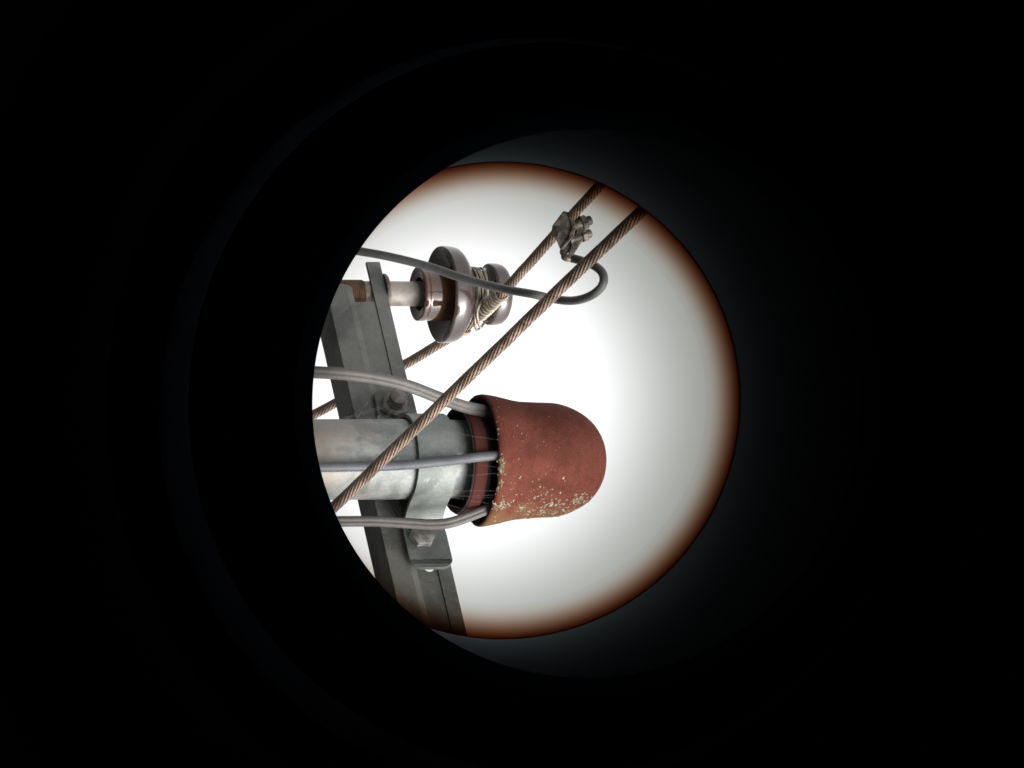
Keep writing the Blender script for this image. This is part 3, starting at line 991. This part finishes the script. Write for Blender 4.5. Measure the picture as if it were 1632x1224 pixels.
L4 = [(380, 372, dI - .10), (450, 383, dI - .12), (520, 393, dI - .14), (570, 400, dI - .16), (620, 409, dI - .18), (680, 424, dI - .20), (740, 444, dI - .23), (800, 460, dI - .27), (850, 469, dI - .33), (885, 477, dc + .04), (915, 479, dc), (942, 471, dc - .05), (960, 455, dc - .07), (961, 437, dc - .06), (948, 424, dc - .04), (928, 416, dc - .02), (910, 411, dc - .005)]
v0 = W(*L4[0])
lp = cable('jumper_cable', [Vector((v0.x, v0.y + .1, 0.05)), Vector((v0.x, v0.y + .1, 1.2)), Vector((v0.x, v0.y + .05, v0.z - 0.5))] + L4, 6.9*S, M['cable_loop'],
           'dark grey cable passing in front of the insulator and looping back to the wire connector', up=Rv)

# ------------------------------------------------------------------ connector on the tied wire
ic = pt_on(rear, 908)
cw = rear[ic]
wd = (rear[ic + 3] - rear[ic - 3]).normalized()
cpx, cpy, cd = proj(cw)
sc_ = cd / FPX
con = thing('wire_connector', cw, 'bolted metal connector joining the loop of dark cable to the bare wire', 'connector')
# frame: a along the wire, c across in the picture, e towards the viewer
e_ = (EYE - cw).normalized()
e_ = (e_ - wd * e_.dot(wd)).normalized()
c_ = wd.cross(e_)
if c_.dot(Uv) < 0: c_ = -c_
wf = lambda x, y, z: cw + wd * x * sc_ * 1.0 + c_ * y * sc_ + e_ * z * sc_
lenf = 1.0 / max(0.2, math.sqrt(1 - (wd.dot(Fv)) ** 2))
def WX(px, py, off):                                        # a point of the connector by where it shows and how far it stands off the wire
    return W(px, py, cd - off * sc_)
def slab(bm, poly, off0, off1):
    A_ = [WX(x, y, off0) for x, y in poly]
    B_ = [WX(x, y, off1) for x, y in poly]
    a = [bm.verts.new(p) for p in A_]; b = [bm.verts.new(p) for p in B_]
    bm.faces.new(a); bm.faces.new(b[::-1])
    for i in range(len(a)):
        j = (i + 1) % len(a)
        bm.faces.new((a[i], b[i], b[j], a[j]))
bm = bmesh.new()
slab(bm, [(898, 336), (905, 338), (911, 350), (913, 364), (905, 382), (893, 398), (886, 381), (880, 372), (880, 360)], 13, 24)
slab(bm, [(905, 337), (914, 345), (918, 362), (915, 376), (898, 398), (893, 396), (905, 380), (911, 362)], 10, 28)
from_bm('clamp_plate', bm, M['connector'], con, bevel=0.0012, angle=30)
bm = bmesh.new()
slab(bm, [(910, 333), (921, 338), (928, 352), (929, 366), (913, 394), (903, 406), (898, 398), (914, 376), (919, 360)], -16, 8)
slab(bm, [(922, 357), (934, 363), (932, 378), (913, 408), (904, 409), (910, 392)], -10, 14)
from_bm('clamp_plate', bm, M['connector'], con, bevel=0.0014, angle=30)
for (x0, y0, x1, y1, r, o0) in ((884, 371, 943, 350, 9.5, 8), (893, 388, 942, 371, 9.0, 2)):
    a = WX(x0, y0, 18 + o0 * 0.2); b = WX(x1, y1, o0)
    bm = bmesh.new()
    axb = (b - a).normalized(); Lb = (b - a).length
    lathe(bm, [(Lb*0.3, 0), (Lb*0.3, r*.8*sc_), (Lb - 2*sc_, r*.8*sc_), (Lb, r*0.6*sc_), (Lb, 0)], a, axb, 24)
    bo = from_bm('bolt', bm, M['connector'], con)
    bm = bmesh.new()
    hexprism(bm, a + axb * (Lb - 17*sc_), axb, r*1.25*sc_, 9*sc_)
    nb = from_bm('nut', bm, M['connector'], None, bevel=0.0004)
    nb.parent = bo
bm = bmesh.new()
hexprism(bm, WX(889, 370, 22), (WX(880, 371, 34) - WX(889, 370, 22)), 9*sc_, 8*sc_)
from_bm('bolt_head', bm, M['connector'], con, bevel=0.0006)
bm = bmesh.new()
P = cat([W(905, 392, dc + .01), W(898, 402, dc), W(903, 412, dc - .01), W(912, 411, dc - .006)], 8)
sweep(bm, P, lambda s_, a: 5.6*sc_ + 0.8*sc_*math.sin(s_ / (2.2*sc_)), 16)
from_bm('cable_end', bm, M['tie'], con)

# ------------------------------------------------------------------ cobweb between hood, sleeve, clamp and cable
rnd = random.Random(3)
bm = bmesh.new()
def thread(a, b, r=0.28, sag=2.0):
    m_ = (a + b) / 2 + Vector((0, 0, -sag * S))
    sweep(bm, cat([a, m_, b], 5), lambda s_, an: r * S, 4)
for k in range(9):
    f_ = rnd.random()
    py = 690 + 150 * f_ ** 0.7
    ph = math.asin(max(-0.99, min(0.99, (py - 734) / 105)))
    r = 96*S
    a = hood_axis + Vector((r * math.sin(ph), -r * math.cos(ph), rnd.uniform(-1, 2)*S))
    py2 = py + rnd.uniform(-26, 14)
    px2 = rnd.uniform(690, 735)
    r2 = 70*S
    ph2 = math.asin(max(-0.99, min(0.99, (py2 - 731) / 88)))
    b = Vector((PX_ + r2 * math.sin(ph2) * (1.15), PY_ - r2 * math.cos(ph2), 0)); b.z = z_at(b.x, b.y, px2)
    thread(a, b, rnd.uniform(0.03, 0.055), rnd.uniform(0, 4))
for k in range(34):
    a = AP(tb1 + rnd.uniform(-10, 14), e_n + rnd.uniform(6, 26), CZ + rnd.uniform(-22, 12))
    b = Vector((PX_ - 60*S + rnd.uniform(-6, 6)*S, PY_ - rnd.uniform(0, 30)*S, 0)); b.z = z_at(b.x, b.y, rnd.uniform(540, 700))
    c2 = AP(tb1 + rnd.uniform(-30, -10), 70, rnd.uniform(-6, 50)) if k % 2 else a
    thread(c2, b, rnd.uniform(0.05, 0.10), rnd.uniform(0, 3))
for k in range(22):
    a = AP(tb2 + rnd.uniform(-20, 10), e_n + 6, CZ + rnd.uniform(-34, 0))
    b = AP(tb2 - rnd.uniform(60, 130), 70, rnd.uniform(0, 40))
    thread(a, b, rnd.uniform(0.05, 0.09), rnd.uniform(0, 3))
wb = from_bm('spider_web', bm, M['web'], None)
tag(wb, 'fine torn spider threads strung between the hood rim, the clamp and the mast', 'spider web')
